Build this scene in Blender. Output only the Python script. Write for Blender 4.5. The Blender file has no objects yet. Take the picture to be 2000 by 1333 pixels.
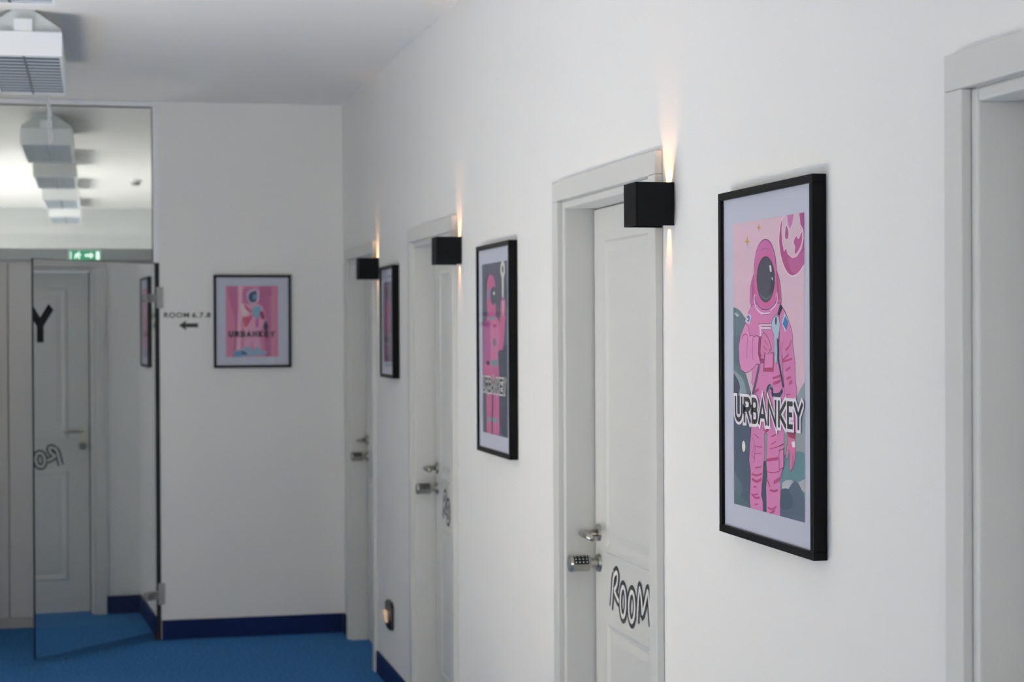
import bpy, bmesh, math
from mathutils import Vector, Matrix
from mathutils.geometry import tessellate_polygon

# ------------------------------------------------------------------ camera
sc = bpy.context.scene
COL = sc.collection
F = 3516.0                                   # focal length in pixels of the 2000 px frame
TH = math.radians(13.06); PITCH = math.atan(24.5 / F); ROLL = 0.005; CAMH = 1.70
CROT = Matrix.Rotation(-TH, 3, 'Z') @ Matrix.Rotation(math.pi/2 - PITCH, 3, 'X') @ Matrix.Rotation(-ROLL, 3, 'Z')
CPOS = Vector((0, 0, CAMH))
cd = bpy.data.cameras.new('camera'); cam = bpy.data.objects.new('camera', cd); COL.objects.link(cam)
cd.sensor_width = 36.0; cd.lens = F * 36.0 / 2000.0
cd.clip_start = 0.05; cd.clip_end = 100
cam.matrix_world = Matrix.Translation(CPOS) @ CROT.to_4x4()
cd.dof.use_dof = True; cd.dof.focus_distance = 3.75; cd.dof.aperture_fstop = 6.0
sc.camera = cam

# ------------------------------------------------------------------ world, daylight, exposure
wd = bpy.data.worlds.new('daylight'); sc.world = wd; wd.use_nodes = True
wd.node_tree.nodes['Background'].inputs[0].default_value = (0.80, 0.88, 1.0, 1)
wd.node_tree.nodes['Background'].inputs[1].default_value = 1.0
sc.view_settings.view_transform = 'Standard'; sc.view_settings.look = 'None'
sc.view_settings.gamma = 1.0; sc.view_settings.use_curve_mapping = False
sc.view_settings.exposure = -0.30
sc.cycles.diffuse_bounces = 8; sc.cycles.max_bounces = 14; sc.cycles.transparent_max_bounces = 16

def window_light(name, loc, direction, w, h, power, color=(1.0, 0.935, 0.82)):
    l = bpy.data.lights.new(name, 'AREA'); l.shape = 'RECTANGLE'; l.size = w; l.size_y = h
    l.energy = power; l.color = color
    o = bpy.data.objects.new(name, l); COL.objects.link(o); o.location = loc
    o.rotation_euler = Vector(direction).to_track_quat('-Z', 'Y').to_euler()
    return o

# area lamps in the openings, low and back ones added as fill (added_low_window .. window_4 below)
window_light('added_low_daylight', (-2.10, 4.85, 0.68), (1, 0, 0), 2.6, 1.25, 16)  # lamp of the added low window, lights the wall from below
window_light('added_back_fill', (-0.3, -4.12, 1.45), (0, 1, 0), 2.6, 1.9, 115)  # broad fill lamp, added behind the viewer
window_light('daylight_hall_window', (-3.62, 15.1, 1.45), (1, 0, 0), 2.6, 2.1, 40)

# the sun: a very distant lamp, so its rays are near parallel over the windows it reaches
sd_ = bpy.data.lights.new('sun', 'SPOT'); sd_.energy = 3.0e6; sd_.color = (1.0, 0.945, 0.85)
sd_.spot_size = math.radians(22); sd_.spot_blend = 0.1; sd_.shadow_soft_size = 0.3
so_ = bpy.data.objects.new('sun', sd_); COL.objects.link(so_)
SUN_DIR = Vector((0.72, 0.05, -0.78)).normalized()
so_.location = Vector((-2.0, 9.7, 0.7)) - SUN_DIR*60.0
so_.rotation_euler = SUN_DIR.to_track_quat('-Z', 'Y').to_euler()

# ------------------------------------------------------------------ dimensions of the place (metres)
W = 1.36            # right corridor wall
YF = 10.05          # end wall of the corridor
CEIL = 2.953
XL = -1.95          # left corridor wall
HALL_END = 18.95

# ------------------------------------------------------------------ pixel -> point on a known plane
def ray(px, py): return CROT @ Vector((px - 1000, 666.5 - py, -F))
def onx(px, py, X): d = ray(px, py); return CPOS + d * (X / d.x)
def ony(px, py, Y): d = ray(px, py); return CPOS + d * (Y / d.y)

# ------------------------------------------------------------------ materials
MATS = {}
def s2l(c):
    return tuple((v/12.92 if v <= 0.04045 else ((v+0.055)/1.055)**2.4) for v in c)
def mat(name, rgb, rough=0.5, metal=0.0, noise=0.0, nscale=20.0, bump=0.0, bscale=200.0, spec=0.5, coat=0.0):
    """procedural principled material; rgb is sRGB 0-1"""
    if name in MATS: return MATS[name]
    m = bpy.data.materials.new(name); m.use_nodes = True; MATS[name] = m
    nt = m.node_tree; b = nt.nodes['Principled BSDF']
    c = s2l(rgb)
    b.inputs['Base Color'].default_value = (*c, 1); b.inputs['Roughness'].default_value = rough
    b.inputs['Metallic'].default_value = metal; b.inputs['Specular IOR Level'].default_value = spec
    b.inputs['Coat Weight'].default_value = coat
    if noise or bump:
        tc = nt.nodes.new('ShaderNodeTexCoord')
    if noise:
        n = nt.nodes.new('ShaderNodeTexNoise'); n.inputs['Scale'].default_value = nscale; n.inputs['Detail'].default_value = 4
        r = nt.nodes.new('ShaderNodeMix'); r.data_type = 'RGBA'
        r.inputs['A'].default_value = (*[max(0, v*(1-noise)) for v in c], 1)
        r.inputs['B'].default_value = (*[min(1, v*(1+noise)) for v in c], 1)
        nt.links.new(tc.outputs['Object'], n.inputs['Vector']); nt.links.new(n.outputs['Fac'], r.inputs['Factor'])
        nt.links.new(r.outputs['Result'], b.inputs['Base Color'])
    if bump:
        n2 = nt.nodes.new('ShaderNodeTexNoise'); n2.inputs['Scale'].default_value = bscale; n2.inputs['Detail'].default_value = 3
        bp = nt.nodes.new('ShaderNodeBump'); bp.inputs['Strength'].default_value = bump; bp.inputs['Distance'].default_value = 0.002
        nt.links.new(tc.outputs['Object'], n2.inputs['Vector']); nt.links.new(n2.outputs['Fac'], bp.inputs['Height'])
        nt.links.new(bp.outputs['Normal'], b.inputs['Normal'])
    return m
def glass_mat(name, refl, tint, rough=0.0, gain=None):
    m = bpy.data.materials.new(name); m.use_nodes = True; MATS[name] = m
    nt = m.node_tree; nt.nodes.clear()
    o = nt.nodes.new('ShaderNodeOutputMaterial'); mx = nt.nodes.new('ShaderNodeMixShader')
    tr = nt.nodes.new('ShaderNodeBsdfTransparent'); gl = nt.nodes.new('ShaderNodeBsdfGlossy')
    # Schlick reflectance, the same from both sides of the sheet
    lw = nt.nodes.new('ShaderNodeLayerWeight'); lw.inputs['Blend'].default_value = 0.5
    pw = nt.nodes.new('ShaderNodeMath'); pw.operation = 'POWER'; pw.inputs[1].default_value = 5.0
    ad = nt.nodes.new('ShaderNodeMath'); ad.operation = 'MULTIPLY_ADD'; ad.use_clamp = True; ad.inputs[1].default_value = (1.0 - refl) if gain is None else gain; ad.inputs[2].default_value = refl
    tr.inputs['Color'].default_value = (*tint, 1); gl.inputs['Roughness'].default_value = rough
    gl.inputs['Color'].default_value = (0.95, 0.97, 0.97, 1)
    nt.links.new(lw.outputs['Facing'], pw.inputs[0]); nt.links.new(pw.outputs[0], ad.inputs[0]); nt.links.new(ad.outputs[0], mx.inputs[0])
    nt.links.new(tr.outputs[0], mx.inputs[1]); nt.links.new(gl.outputs[0], mx.inputs[2])
    nt.links.new(mx.outputs[0], o.inputs[0])
    return m
def emit_mat(name, rgb, strength):
    m = bpy.data.materials.new(name); m.use_nodes = True; MATS[name] = m
    b = m.node_tree.nodes['Principled BSDF']
    m.cycles.emission_sampling = 'NONE'          # tiny faces: the lamps beside them carry the light
    b.inputs['Base Color'].default_value = (*s2l(rgb), 1)
    b.inputs['Emission Color'].default_value = (*s2l(rgb), 1); b.inputs['Emission Strength'].default_value = strength
    return m

M_WALL = mat('wall_paint', (0.905, 0.902, 0.892), 0.75, noise=0.012, nscale=1.5, bump=0.04, bscale=350, spec=0.15)
M_CEIL = mat('ceiling_paint', (0.935, 0.93, 0.92), 0.8, noise=0.01, nscale=1.2)
M_HALL = mat('hall_wall_paint', (0.50, 0.51, 0.515), 0.75, noise=0.012, nscale=1.5)  # greyed to cut the bounce from the unseen hall side walls
M_DOOR = mat('door_lacquer', (0.82, 0.82, 0.805), 0.38, noise=0.008, nscale=3)
M_NAVY = mat('navy_baseboard', (0.06, 0.15, 0.34), 0.6, noise=0.05, nscale=30, spec=0.15)
M_BLACK = mat('black_frame_lacquer', (0.05, 0.05, 0.055), 0.4, noise=0.1, nscale=40, spec=0.12)
M_SCONCE = mat('black_powder_coat', (0.06, 0.065, 0.075), 0.6, noise=0.12, nscale=150, bump=0.1, bscale=900, spec=0.15)
M_STEEL = mat('brushed_nickel', (0.70, 0.69, 0.66), 0.28, metal=1.0, noise=0.05, nscale=60)
M_SATIN = mat('satin_hinge_steel', (0.62, 0.62, 0.61), 0.5, metal=0.3)
M_DARK = mat('black_plastic', (0.03, 0.03, 0.035), 0.3)
M_WHITE = mat('white_enamel', (0.91, 0.92, 0.93), 0.4)
M_LOUVRE = mat('satin_louvre_aluminium', (0.42, 0.47, 0.53), 0.4, metal=0.6)
M_GLINT = mat('louvre_glint_rim', (0.84, 0.88, 0.92), 0.3, metal=0.3)  # pale rim stands for glints on the curved blades
M_MAT = mat('passepartout_card', (0.765, 0.775, 0.83), 0.8, noise=0.01, nscale=50)
M_GREYPANEL = mat('grey_panel', (0.79, 0.79, 0.79), 0.5, noise=0.03, nscale=4)
M_DECAL = mat('black_vinyl', (0.025, 0.025, 0.028), 0.35)
M_SHADOWGAP = mat('dark_gap_and_bead', (0.05, 0.06, 0.06), 0.6)  # near-black put in for shaded gaps; the transom beads share it
M_PLAST = mat('clear_cord_plastic', (0.86, 0.87, 0.87), 0.15, coat=0.5)
M_GEDGE = mat('green_glass_edge', (0.10, 0.16, 0.15), 0.15)
M_CLEAR = glass_mat('clear_glass', 0.04, (0.97, 0.985, 0.98))
M_DOORGLASS = glass_mat('reflective_door_glass', 0.78, (0.95, 0.97, 0.96))
M_PICGLASS = glass_mat('picture_glass', 0.008, (0.985, 0.985, 0.99), 0.03, 0.3)
M_WARM = emit_mat('warm_lamp_face', (1.0, 0.80, 0.58), 6.0)

# carpet: flecked blue pile
def carpet():
    m = bpy.data.materials.new('blue_carpet'); m.use_nodes = True
    nt = m.node_tree; b = nt.nodes['Principled BSDF']; b.inputs['Roughness'].default_value = 0.95
    b.inputs['Specular IOR Level'].default_value = 0.15
    tc = nt.nodes.new('ShaderNodeTexCoord')
    n = nt.nodes.new('ShaderNodeTexNoise'); n.inputs['Scale'].default_value = 75; n.inputs['Detail'].default_value = 8
    cr = nt.nodes.new('ShaderNodeValToRGB')
    cr.color_ramp.elements[0].position = 0.32; cr.color_ramp.elements[0].color = (*s2l((0.16, 0.35, 0.58)), 1)
    cr.color_ramp.elements[1].position = 0.70; cr.color_ramp.elements[1].color = (*s2l((0.31, 0.57, 0.82)), 1)
    bp = nt.nodes.new('ShaderNodeBump'); bp.inputs['Strength'].default_value = 0.6; bp.inputs['Distance'].default_value = 0.004
    nt.links.new(tc.outputs['Object'], n.inputs['Vector']); nt.links.new(n.outputs['Fac'], cr.inputs['Fac'])
    nt.links.new(cr.outputs['Color'], b.inputs['Base Color'])
    nt.links.new(n.outputs['Fac'], bp.inputs['Height']); nt.links.new(bp.outputs['Normal'], b.inputs['Normal'])
    return m
M_CARPET = carpet()

# ------------------------------------------------------------------ mesh helpers
def bm_box(bm, x0, x1, y0, y1, z0, z1):
    vs = [bm.verts.new(p) for p in ((x0,y0,z0),(x1,y0,z0),(x1,y1,z0),(x0,y1,z0),(x0,y0,z1),(x1,y0,z1),(x1,y1,z1),(x0,y1,z1))]
    for f in ((3,2,1,0),(4,5,6,7),(0,1,5,4),(1,2,6,5),(2,3,7,6),(3,0,4,7)):
        bm.faces.new([vs[i] for i in f])
    return vs
def link(name, bm, m, parent=None, bevel=0.0, smooth=False, seg=2):
    if bevel:
        bmesh.ops.bevel(bm, geom=list(bm.edges), offset=bevel, segments=seg, affect='EDGES', profile=0.5)
    bmesh.ops.recalc_face_normals(bm, faces=list(bm.faces))
    me = bpy.data.meshes.new(name); bm.to_mesh(me); bm.free()
    for mm in (m if isinstance(m, (list, tuple)) else [m]): me.materials.append(mm)
    if smooth:
        for p in me.polygons: p.use_smooth = True
    o = bpy.data.objects.new(name, me); COL.objects.link(o)
    if parent: o.parent = parent
    return o
def box(name, b, m, parent=None, bevel=0.0):
    bm = bmesh.new(); bm_box(bm, *b); return link(name, bm, m, parent, bevel)
def bm_cyl(bm, p0, p1, r0, r1=None, n=24, caps=True):
    p0, p1 = Vector(p0), Vector(p1); r1 = r0 if r1 is None else r1
    a = (p1 - p0).normalized(); u = a.orthogonal().normalized(); v = a.cross(u)
    A = [bm.verts.new(p0 + (u*math.cos(t) + v*math.sin(t))*r0) for t in [2*math.pi*i/n for i in range(n)]]
    B = [bm.verts.new(p1 + (u*math.cos(t) + v*math.sin(t))*r1) for t in [2*math.pi*i/n for i in range(n)]]
    for i in range(n): bm.faces.new((A[i], A[(i+1) % n], B[(i+1) % n], B[i]))
    if caps: bm.faces.new(A[::-1]); bm.faces.new(B)
def bm_tube(bm, pts, r, n=12):
    pts = [Vector(p) for p in pts]; rings = []
    up = None
    for i, p in enumerate(pts):
        t = (pts[min(i+1, len(pts)-1)] - pts[max(i-1, 0)]).normalized()
        u = (t.orthogonal() if up is None else (up - t*up.dot(t))).normalized(); up = u
        v = t.cross(u); rr = r[i] if isinstance(r, (list, tuple)) else r
        rings.append([bm.verts.new(p + (u*math.cos(a) + v*math.sin(a))*rr) for a in [2*math.pi*k/n for k in range(n)]])
    for A, B in zip(rings, rings[1:]):
        for k in range(n): bm.faces.new((A[k], A[(k+1) % n], B[(k+1) % n], B[k]))
    bm.faces.new(rings[0][::-1]); bm.faces.new(rings[-1])
def tag(o, label, cat, group=None, kind=None):
    o['label'] = label; o['category'] = cat
    if group: o['group'] = group
    if kind: o['kind'] = kind
    return o
def thing(name, loc, label, cat, group=None, kind=None):
    o = bpy.data.objects.new(name, None); COL.objects.link(o); o.location = loc; o.empty_display_size = 0.1
    return tag(o, label, cat, group, kind)
def copy_tree(root, loc, label):
    r = root.copy(); COL.objects.link(r); r.location = loc; r['label'] = label
    def rec(src, dst):
        for ch in list(src.children):
            c = ch.copy(); COL.objects.link(c); c.parent = dst; rec(ch, c)
    rec(root, r)
    return r

# ------------------------------------------------------------------ flat artwork: layered coloured shapes
def spline(pts, closed=True, k=5):
    n = len(pts); out = []
    rng = range(n if closed else n - 1)
    for i in rng:
        if closed: p0, p1, p2, p3 = pts[i-1], pts[i], pts[(i+1) % n], pts[(i+2) % n]
        else: p0, p1, p2, p3 = pts[max(i-1, 0)], pts[i], pts[i+1], pts[min(i+2, n-1)]
        for j in range(k):
            t = j / k
            out.append(tuple(0.5*((2*b) + (-a+c)*t + (2*a-5*b+4*c-d)*t*t + (-a+3*b-3*c+d)*t**3) for a, b, c, d in zip(p0, p1, p2, p3)))
    if not closed: out.append(tuple(pts[-1]))
    return out
class Art:
    """collects flat shapes in (u, v) plane coordinates; to3d maps them, each layer a hair above the last"""
    def __init__(self, to3d, step=0.00004, clip=None):
        self.to3d = to3d; self.step = step; self.V = []; self.Fc = []; self.mi = []; self.mats = []; self.layer = 0; self.clip = clip
    def _m(self, rgb):
        key = 'print_%02x%02x%02x' % tuple(int(c) for c in rgb)
        m = mat(key, tuple(c/255 for c in rgb), 0.7)
        if m not in self.mats: self.mats.append(m)
        return self.mats.index(m)
    def _clip(self, pts):
        if not self.clip: return pts
        u0, u1, v0, v1 = self.clip
        for ax, lim, sgn in ((0, u0, 1), (0, u1, -1), (1, v0, 1), (1, v1, -1)):
            out = []
            for i in range(len(pts)):
                a, b = pts[i-1], pts[i]
                ia = (a[ax]-lim)*sgn >= 0; ib = (b[ax]-lim)*sgn >= 0
                if ia != ib:
                    t = (lim-a[ax])/(b[ax]-a[ax]); out.append((a[0]+(b[0]-a[0])*t, a[1]+(b[1]-a[1])*t))
                if ib: out.append(tuple(b))
            pts = out
            if len(pts) < 3: return []
        return pts
    def _emit(self, pts, mi):
        pts = self._clip([tuple(p) for p in pts])
        if len(pts) < 3: return
        b = len(self.V)
        self.V += [self.to3d(p[0], p[1], self.layer*self.step) for p in pts]
        tris = tessellate_polygon([[Vector((p[0], p[1], 0)) for p in pts]])
        for t in tris:
            self.Fc.append(tuple(b + i for i in t)); self.mi.append(mi)
    def poly(self, pts, rgb, smooth=False, edge=None, ew=0.0012):
        self.layer += 1
        p = spline(pts) if smooth else pts
        self._emit(p, self._m(rgb))
        if edge: self.stroke(p, edge, ew, closed=True)
    def ellipse(self, c, rx, ry, rgb, n=36):
        self.poly([(c[0]+rx*math.cos(2*math.pi*i/n), c[1]+ry*math.sin(2*math.pi*i/n)) for i in range(n)], rgb)
    def stroke(self, pts, rgb, w, closed=False, smooth=False, newlayer=True):
        """one ribbon with mitred corners, so that no two faces of it lie on top of each other"""
        if newlayer: self.layer += 1
        if smooth: pts = spline(pts, closed)
        P = []
        for p in pts:
            if not P or math.hypot(p[0]-P[-1][0], p[1]-P[-1][1]) > 1e-5: P.append(tuple(p))
        if closed and len(P) > 2 and math.hypot(P[0][0]-P[-1][0], P[0][1]-P[-1][1]) < 1e-5: P.pop()
        n = len(P); mi = self._m(rgb); Lf, Rt = [], []
        if n < 2: return
        def nrm(a, b):
            dx, dy = b[0]-a[0], b[1]-a[1]; L = math.hypot(dx, dy); return (-dy/L, dx/L)
        for i in range(n):
            a = nrm(P[i-1], P[i]) if (i > 0 or closed) else None
            b = nrm(P[i], P[(i+1) % n]) if (i < n-1 or closed) else None
            if a is None: m = b; k = 1.0
            elif b is None: m = a; k = 1.0
            else:
                mx, my = a[0]+b[0], a[1]+b[1]; L = math.hypot(mx, my)
                if L < 0.3: m = b; k = 1.0
                else: m = (mx/L, my/L); k = min(2.2, 1.0/max(0.2, m[0]*b[0]+m[1]*b[1]))
            Lf.append((P[i][0]+m[0]*w/2*k, P[i][1]+m[1]*w/2*k)); Rt.append((P[i][0]-m[0]*w/2*k, P[i][1]-m[1]*w/2*k))
        for i in range(n if closed else n-1):
            j = (i+1) % n; self._emit([Lf[i], Lf[j], Rt[j], Rt[i]], mi)
    def build(self, name, parent, origin):
        me = bpy.data.meshes.new(name)
        me.from_pydata([tuple(Vector(v) - Vector(origin)) for v in self.V], [], self.Fc); me.update()
        for m in self.mats: me.materials.append(m)
        me.polygons.foreach_set('material_index', self.mi)
        o = bpy.data.objects.new(name, me); COL.objects.link(o); o.parent = parent
        return o

def arc(cx, cy, rx, ry, a0, a1, n=10):
    return [(cx+rx*math.cos(math.radians(a0+(a1-a0)*i/n)), cy+ry*math.sin(math.radians(a0+(a1-a0)*i/n))) for i in range(n+1)]
# centre lines of capital letters in a 1 x 1 cell
GLYPH = {
 'U': [[(0, 1), (0, .32)] + arc(.5, .32, .5, .32, 180, 360)[1:] + [(1, 1)]],
 'R': [[(0, 0), (0, 1), (.5, 1)] + arc(.55, .76, .42, .24, 90, -90)[1:] + [(0, .52)], [(.45, .52), (1, 0)]],
 'B': [[(0, 0), (0, 1), (.5, 1)] + arc(.5, .77, .4, .23, 90, -90)[1:] + [(0, .54)], [(.5, .54)] + arc(.55, .27, .45, .27, 90, -90)[1:] + [(0, 0)]],
 'A': [[(-.02, 0), (.5, 1), (1.02, 0)], [(.2, .3), (.8, .3)]],
 'N': [[(0, 0), (0, 1), (1, 0), (1, 1)]],
 'K': [[(0, 0), (0, 1)], [(1, 1), (.1, .48), (1, 0)]],
 'E': [[(1, 1), (0, 1), (0, 0), (1, 0)], [(0, .52), (.9, .52)]],
 'Y': [[(0, 1), (.5, .48), (1, 1)], [(.5, .5), (.5, 0)]],
 'O': [arc(.5, .5, .5, .5, 90, 450, 24)],
 'M': [[(0, 0), (0, 1), (.5, .3), (1, 1), (1, 0)]],
}
def letters(art, cells, v0, v1, w, rgb, halo=None, hw=0.0):
    """cells: (char, u_left, u_right); u may run backwards"""
    for pas in ((1, 0) if halo else (0,)):
        for ch, a, b in cells:
            s = 1 if b > a else -1
            a2, b2 = a + s*w/2, b - s*w/2
            for line in GLYPH[ch]:
                P = [(a2 + (b2-a2)*x, v0 + w/2 + (v1-v0-w)*y) for x, y in line]
                # square ends, a little longer on the white halo
                shut = line[0] == line[-1]
                if not shut:
                    for e, q in ((0, 1), (-1, -2)):
                        dx, dy = P[e][0]-P[q][0], P[e][1]-P[q][1]; L = math.hypot(dx, dy) or 1
                        ex = w*0.48 + (hw if pas else 0)
                        P[e] = (P[e][0]+dx/L*ex, P[e][1]+dy/L*ex)
                art.stroke(P, halo if pas else rgb, w + 2*hw if pas else w, closed=shut)

# ================================================================== STRUCTURE
def struct(name, boxes, m, label, cat, bevel=0.0):
    bm = bmesh.new()
    for b in boxes: bm_box(bm, *b)
    return tag(link(name, bm, m, None, bevel), label, cat, kind='structure')

struct('floor', [(-3.7, 1.7, -4.3, 10.9, -0.12, 0.0)], M_CARPET, 'blue flecked carpet floor running along the corridor', 'floor')
struct('floor_hall', [(-3.7, 1.7, 10.9, 19.2, -0.12, 0.0)], mat('pale_hall_floor', (0.93, 0.94, 0.96), 0.6, noise=0.05, nscale=3), 'unseen floor beyond the grey screen, pale to bounce sunlight into the hall', 'floor')  # pale colour chosen to throw sunlight up at the hall ceiling
struct('ceiling', [(-3.7, 1.7, -4.3, 19.2, CEIL, CEIL+0.15)], M_CEIL, 'smooth white ceiling above the corridor', 'ceiling')

DOORS = [(4.22, 1), (6.79, 2), (8.826, 3), (1.66, 4)]      # near edge of the casing along the wall, door number
DW = 1.02; DT = 2.137
op = sorted((y + 0.06, y + DW - 0.06) for y, _ in DOORS)
segs = []; y = -4.1
for a, b in op:
    segs.append((W, W+0.22, y, a, 0, CEIL)); segs.append((W, W+0.22, a, b, 2.077, CEIL)); y = b
segs.append((W, W+0.22, y, YF + 0.12, 0, CEIL))
struct('wall_right', segs, M_WALL, 'long white corridor wall holding the row of panel doors', 'wall')
struct('wall_far', [(0.349, W, YF, YF+0.12, 0, CEIL)], M_WALL, 'white end wall with the small pink framed print', 'wall')
struct('wall_far_left', [(XL-0.15, -0.66, YF, YF+0.12, 0, CEIL)], M_WALL, 'white wall left of the glass door opening', 'wall')
# left wall with an added low window opening, back wall with an added one
wl = [(XL-0.15, XL, -4.1, 3.55, 0, CEIL), (XL-0.15, XL, 3.55, 6.15, 0, 0.05), (XL-0.15, XL, 3.55, 6.15, 1.3, CEIL), (XL-0.15, XL, 6.15, YF, 0, CEIL)]
struct('wall_left', wl, M_WALL, 'white corridor wall with an added low window opposite the panel doors', 'wall')
struct('wall_back', [(XL-0.15, -1.6, -4.1, -4.0, 0, CEIL), (1.0, W+0.22, -4.1, -4.0, 0, CEIL), (-1.6, 1.0, -4.1, -4.0, 0, 0.5), (-1.6, 1.0, -4.1, -4.0, 2.4, CEIL)],
       M_WALL, 'white wall with a wide window added for fill behind the viewer', 'wall')
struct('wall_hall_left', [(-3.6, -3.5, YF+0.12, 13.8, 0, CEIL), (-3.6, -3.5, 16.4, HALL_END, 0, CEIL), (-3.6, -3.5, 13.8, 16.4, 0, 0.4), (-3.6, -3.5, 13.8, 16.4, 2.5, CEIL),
       (-3.6, XL-0.15, YF, YF+0.12, 0, CEIL)], M_HALL, 'grey side wall with a wide window in the hall beyond the glass', 'wall')
struct('wall_hall_right', [(1.5, 1.6, YF+0.12, HALL_END, 0, CEIL)], M_HALL, 'plain grey side wall of the hall beyond the glass', 'wall')
struct('wall_hall_end', [(-3.6, 1.6, HALL_END, HALL_END+0.1, 0, CEIL)], mat('hall_end_paint', (0.80, 0.81, 0.81), 0.75, noise=0.01, nscale=1.5), 'distant white wall seen through the glass transom', 'wall')

# window frames in the unseen walls; low and back windows are added
def win_frame(name, axis, p, a0, a1, z0, z1, label):
    t = 0.05; bm = bmesh.new()
    rs = [(a0, a0+t, z0, z1), (a1-t, a1, z0, z1), (a0+t, a1-t, z0, z0+t), (a0+t, a1-t, z1-t, z1)]
    for r in rs:
        if axis == 'x': bm_box(bm, p, p+0.05, r[0], r[1], r[2], r[3])
        else: bm_box(bm, r[0], r[1], p, p+0.05, r[2], r[3])
    return tag(link(name, bm, M_WHITE), label, 'window', kind='structure')
win_frame('added_low_window', 'x', XL-0.10, 3.55, 6.15, 0.05, 1.3, 'low wide white framed window added as light source opposite the ROOM lettered door')
win_frame('added_back_window', 'y', -4.08, -1.6, 1.0, 0.5, 2.4, 'wide white framed window added as fill light behind the viewer')
win_frame('window_4', 'x', -3.58, 13.8, 16.4, 0.4, 2.5, 'wide white framed window of the hall beyond the glass')

# unseen pale runner, added to bounce sunlight up onto wall and ceiling
bm = bmesh.new(); bm_box(bm, -1.90, -0.60, 3.3, 7.2, 0.0005, 0.009)
rn = link('bounce_runner', bm, mat('pale_bounce_weave', (0.92, 0.885, 0.82), 0.95, noise=0.06, nscale=60, bump=0.4, bscale=300), None, 0.002)
tag(rn, 'pale woven runner added to bounce sunlight, on the blue carpet along the low window', 'bounce rug')
# baseboards
def baseboard(name, b, label):
    bm = bmesh.new(); bm_box(bm, *b)
    tag(link(name, bm, M_NAVY, None, 0.002), label, 'baseboard', kind='structure')
BH = 0.107
baseboard('baseboard_far', (0.352, W-0.014, YF-0.012, YF, 0, BH), 'navy blue baseboard under the small pink framed print')
edges = [DOORS[3][0]+DW, DOORS[0][0], DOORS[0][0]+DW, DOORS[1][0], DOORS[1][0]+DW, DOORS[2][0], DOORS[2][0]+DW, YF]
for i, lb in enumerate(('navy blue baseboard under the largest astronaut print', 'navy blue baseboard between the two middle doors under the dark print',
                        'navy blue baseboard under the low black wall light', 'short navy blue baseboard in the corner by the farthest door')):
    baseboard('baseboard_right', (W-0.012, W, edges[2*i], edges[2*i+1], 0, BH), lb)
baseboard('baseboard_left', (XL, XL+0.012, -4.0, YF-0.014, 0, BH), 'navy blue baseboard along the left corridor wall')
baseboard('baseboard_far_left', (XL+0.014, -0.66, YF-0.012, YF, 0, BH), 'navy blue baseboard left of the glass door opening')

# ================================================================== PANEL DOORS (local: x from wall plane, y from near casing edge)
LX = 0.086                      # face of the leaf behind the wall plane
door1 = thing('door_1', (W, DOORS[0][0], 0), '', 'door', 'white panel doors along the right wall', 'structure')
c = 0.0025
box('casing_board', (-0.02, 0, 0, 0.06, 0, 2.077), M_DOOR, door1, c)
box('casing_board', (-0.02, 0, DW-0.06, DW, 0, 2.077), M_DOOR, door1, c)
box('casing_head', (-0.02, 0, 0, DW, 2.0775, DT), M_DOOR, door1, c)
box('jamb', (-0.004, 0.14, 0.0605, 0.085, 0, 2.076), M_DOOR, door1, 0.004)
box('jamb', (-0.004, 0.14, DW-0.085, DW-0.0605, 0, 2.076), M_DOOR, door1, 0.004)
box('jamb_head', (-0.004, 0.14, 0.0855, DW-0.0855, 2.054, 2.076), M_DOOR, door1, 0.004)
box('gap_shade_strip', (LX+0.003, LX+0.03, DW-0.0905, DW-0.0855, 0, 2.053), M_SHADOWGAP, door1)  # dark strip in place of the shade in the leaf gap
leaf = box('leaf', (LX, LX+0.04, 0.089, DW-0.091, 0.008, 2.050), M_DOOR, door1, 0.0015)
def panel(y0, y1, z0, z1):
    prof = [(0, 0.0), (0.008, 0.006), (0.020, 0.0075), (0.034, 0.0015), (0.042, 0.0012), (0.066, 0.006)]
    bm = bmesh.new(); prev = None
    for ins, h in prof:
        r = [bm.verts.new((LX-h, a, b)) for a, b in ((y0+ins, z0+ins), (y1-ins, z0+ins), (y1-ins, z1-ins), (y0+ins, z1-ins))]
        if prev:
            for i in range(4): bm.faces.new((prev[i], prev[(i+1) % 4], r[(i+1) % 4], r[i]))
        prev = r
    bm.faces.new(prev)
    # base lies a hair inside the leaf
    o = link('panel', bm, M_DOOR, leaf); o.data.transform(Matrix.Translation((-0.0002, 0, 0)))
    return o
py0, py1 = 0.215, DW-0.215
panel(py0, py1, 1.045, 1.955); panel(py0, py1, 0.20, 0.865)
# lever handle
hy, hz = 5.106 - DOORS[0][0], 1.097
bm = bmesh.new(); X0 = LX
bm_tube(bm, [(X0-0.008, hy, hz), (X0-0.042, hy, hz), (X0-0.052, hy-0.004, hz), (X0-0.057, hy-0.014, hz), (X0-0.057, hy-0.06, hz), (X0-0.055, hy-0.118, hz-0.002)],
        [0.010, 0.010, 0.0105, 0.0105, 0.010, 0.0085], 14)
h = link('door_handle', bm, M_STEEL, door1, smooth=True); h['label'] = 'brushed nickel lever handle'
bm = bmesh.new(); bm_cyl(bm, (X0, hy, hz), (X0-0.009, hy, hz), 0.026, 0.0245, 28); link('rose', bm, M_STEEL, h)
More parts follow.
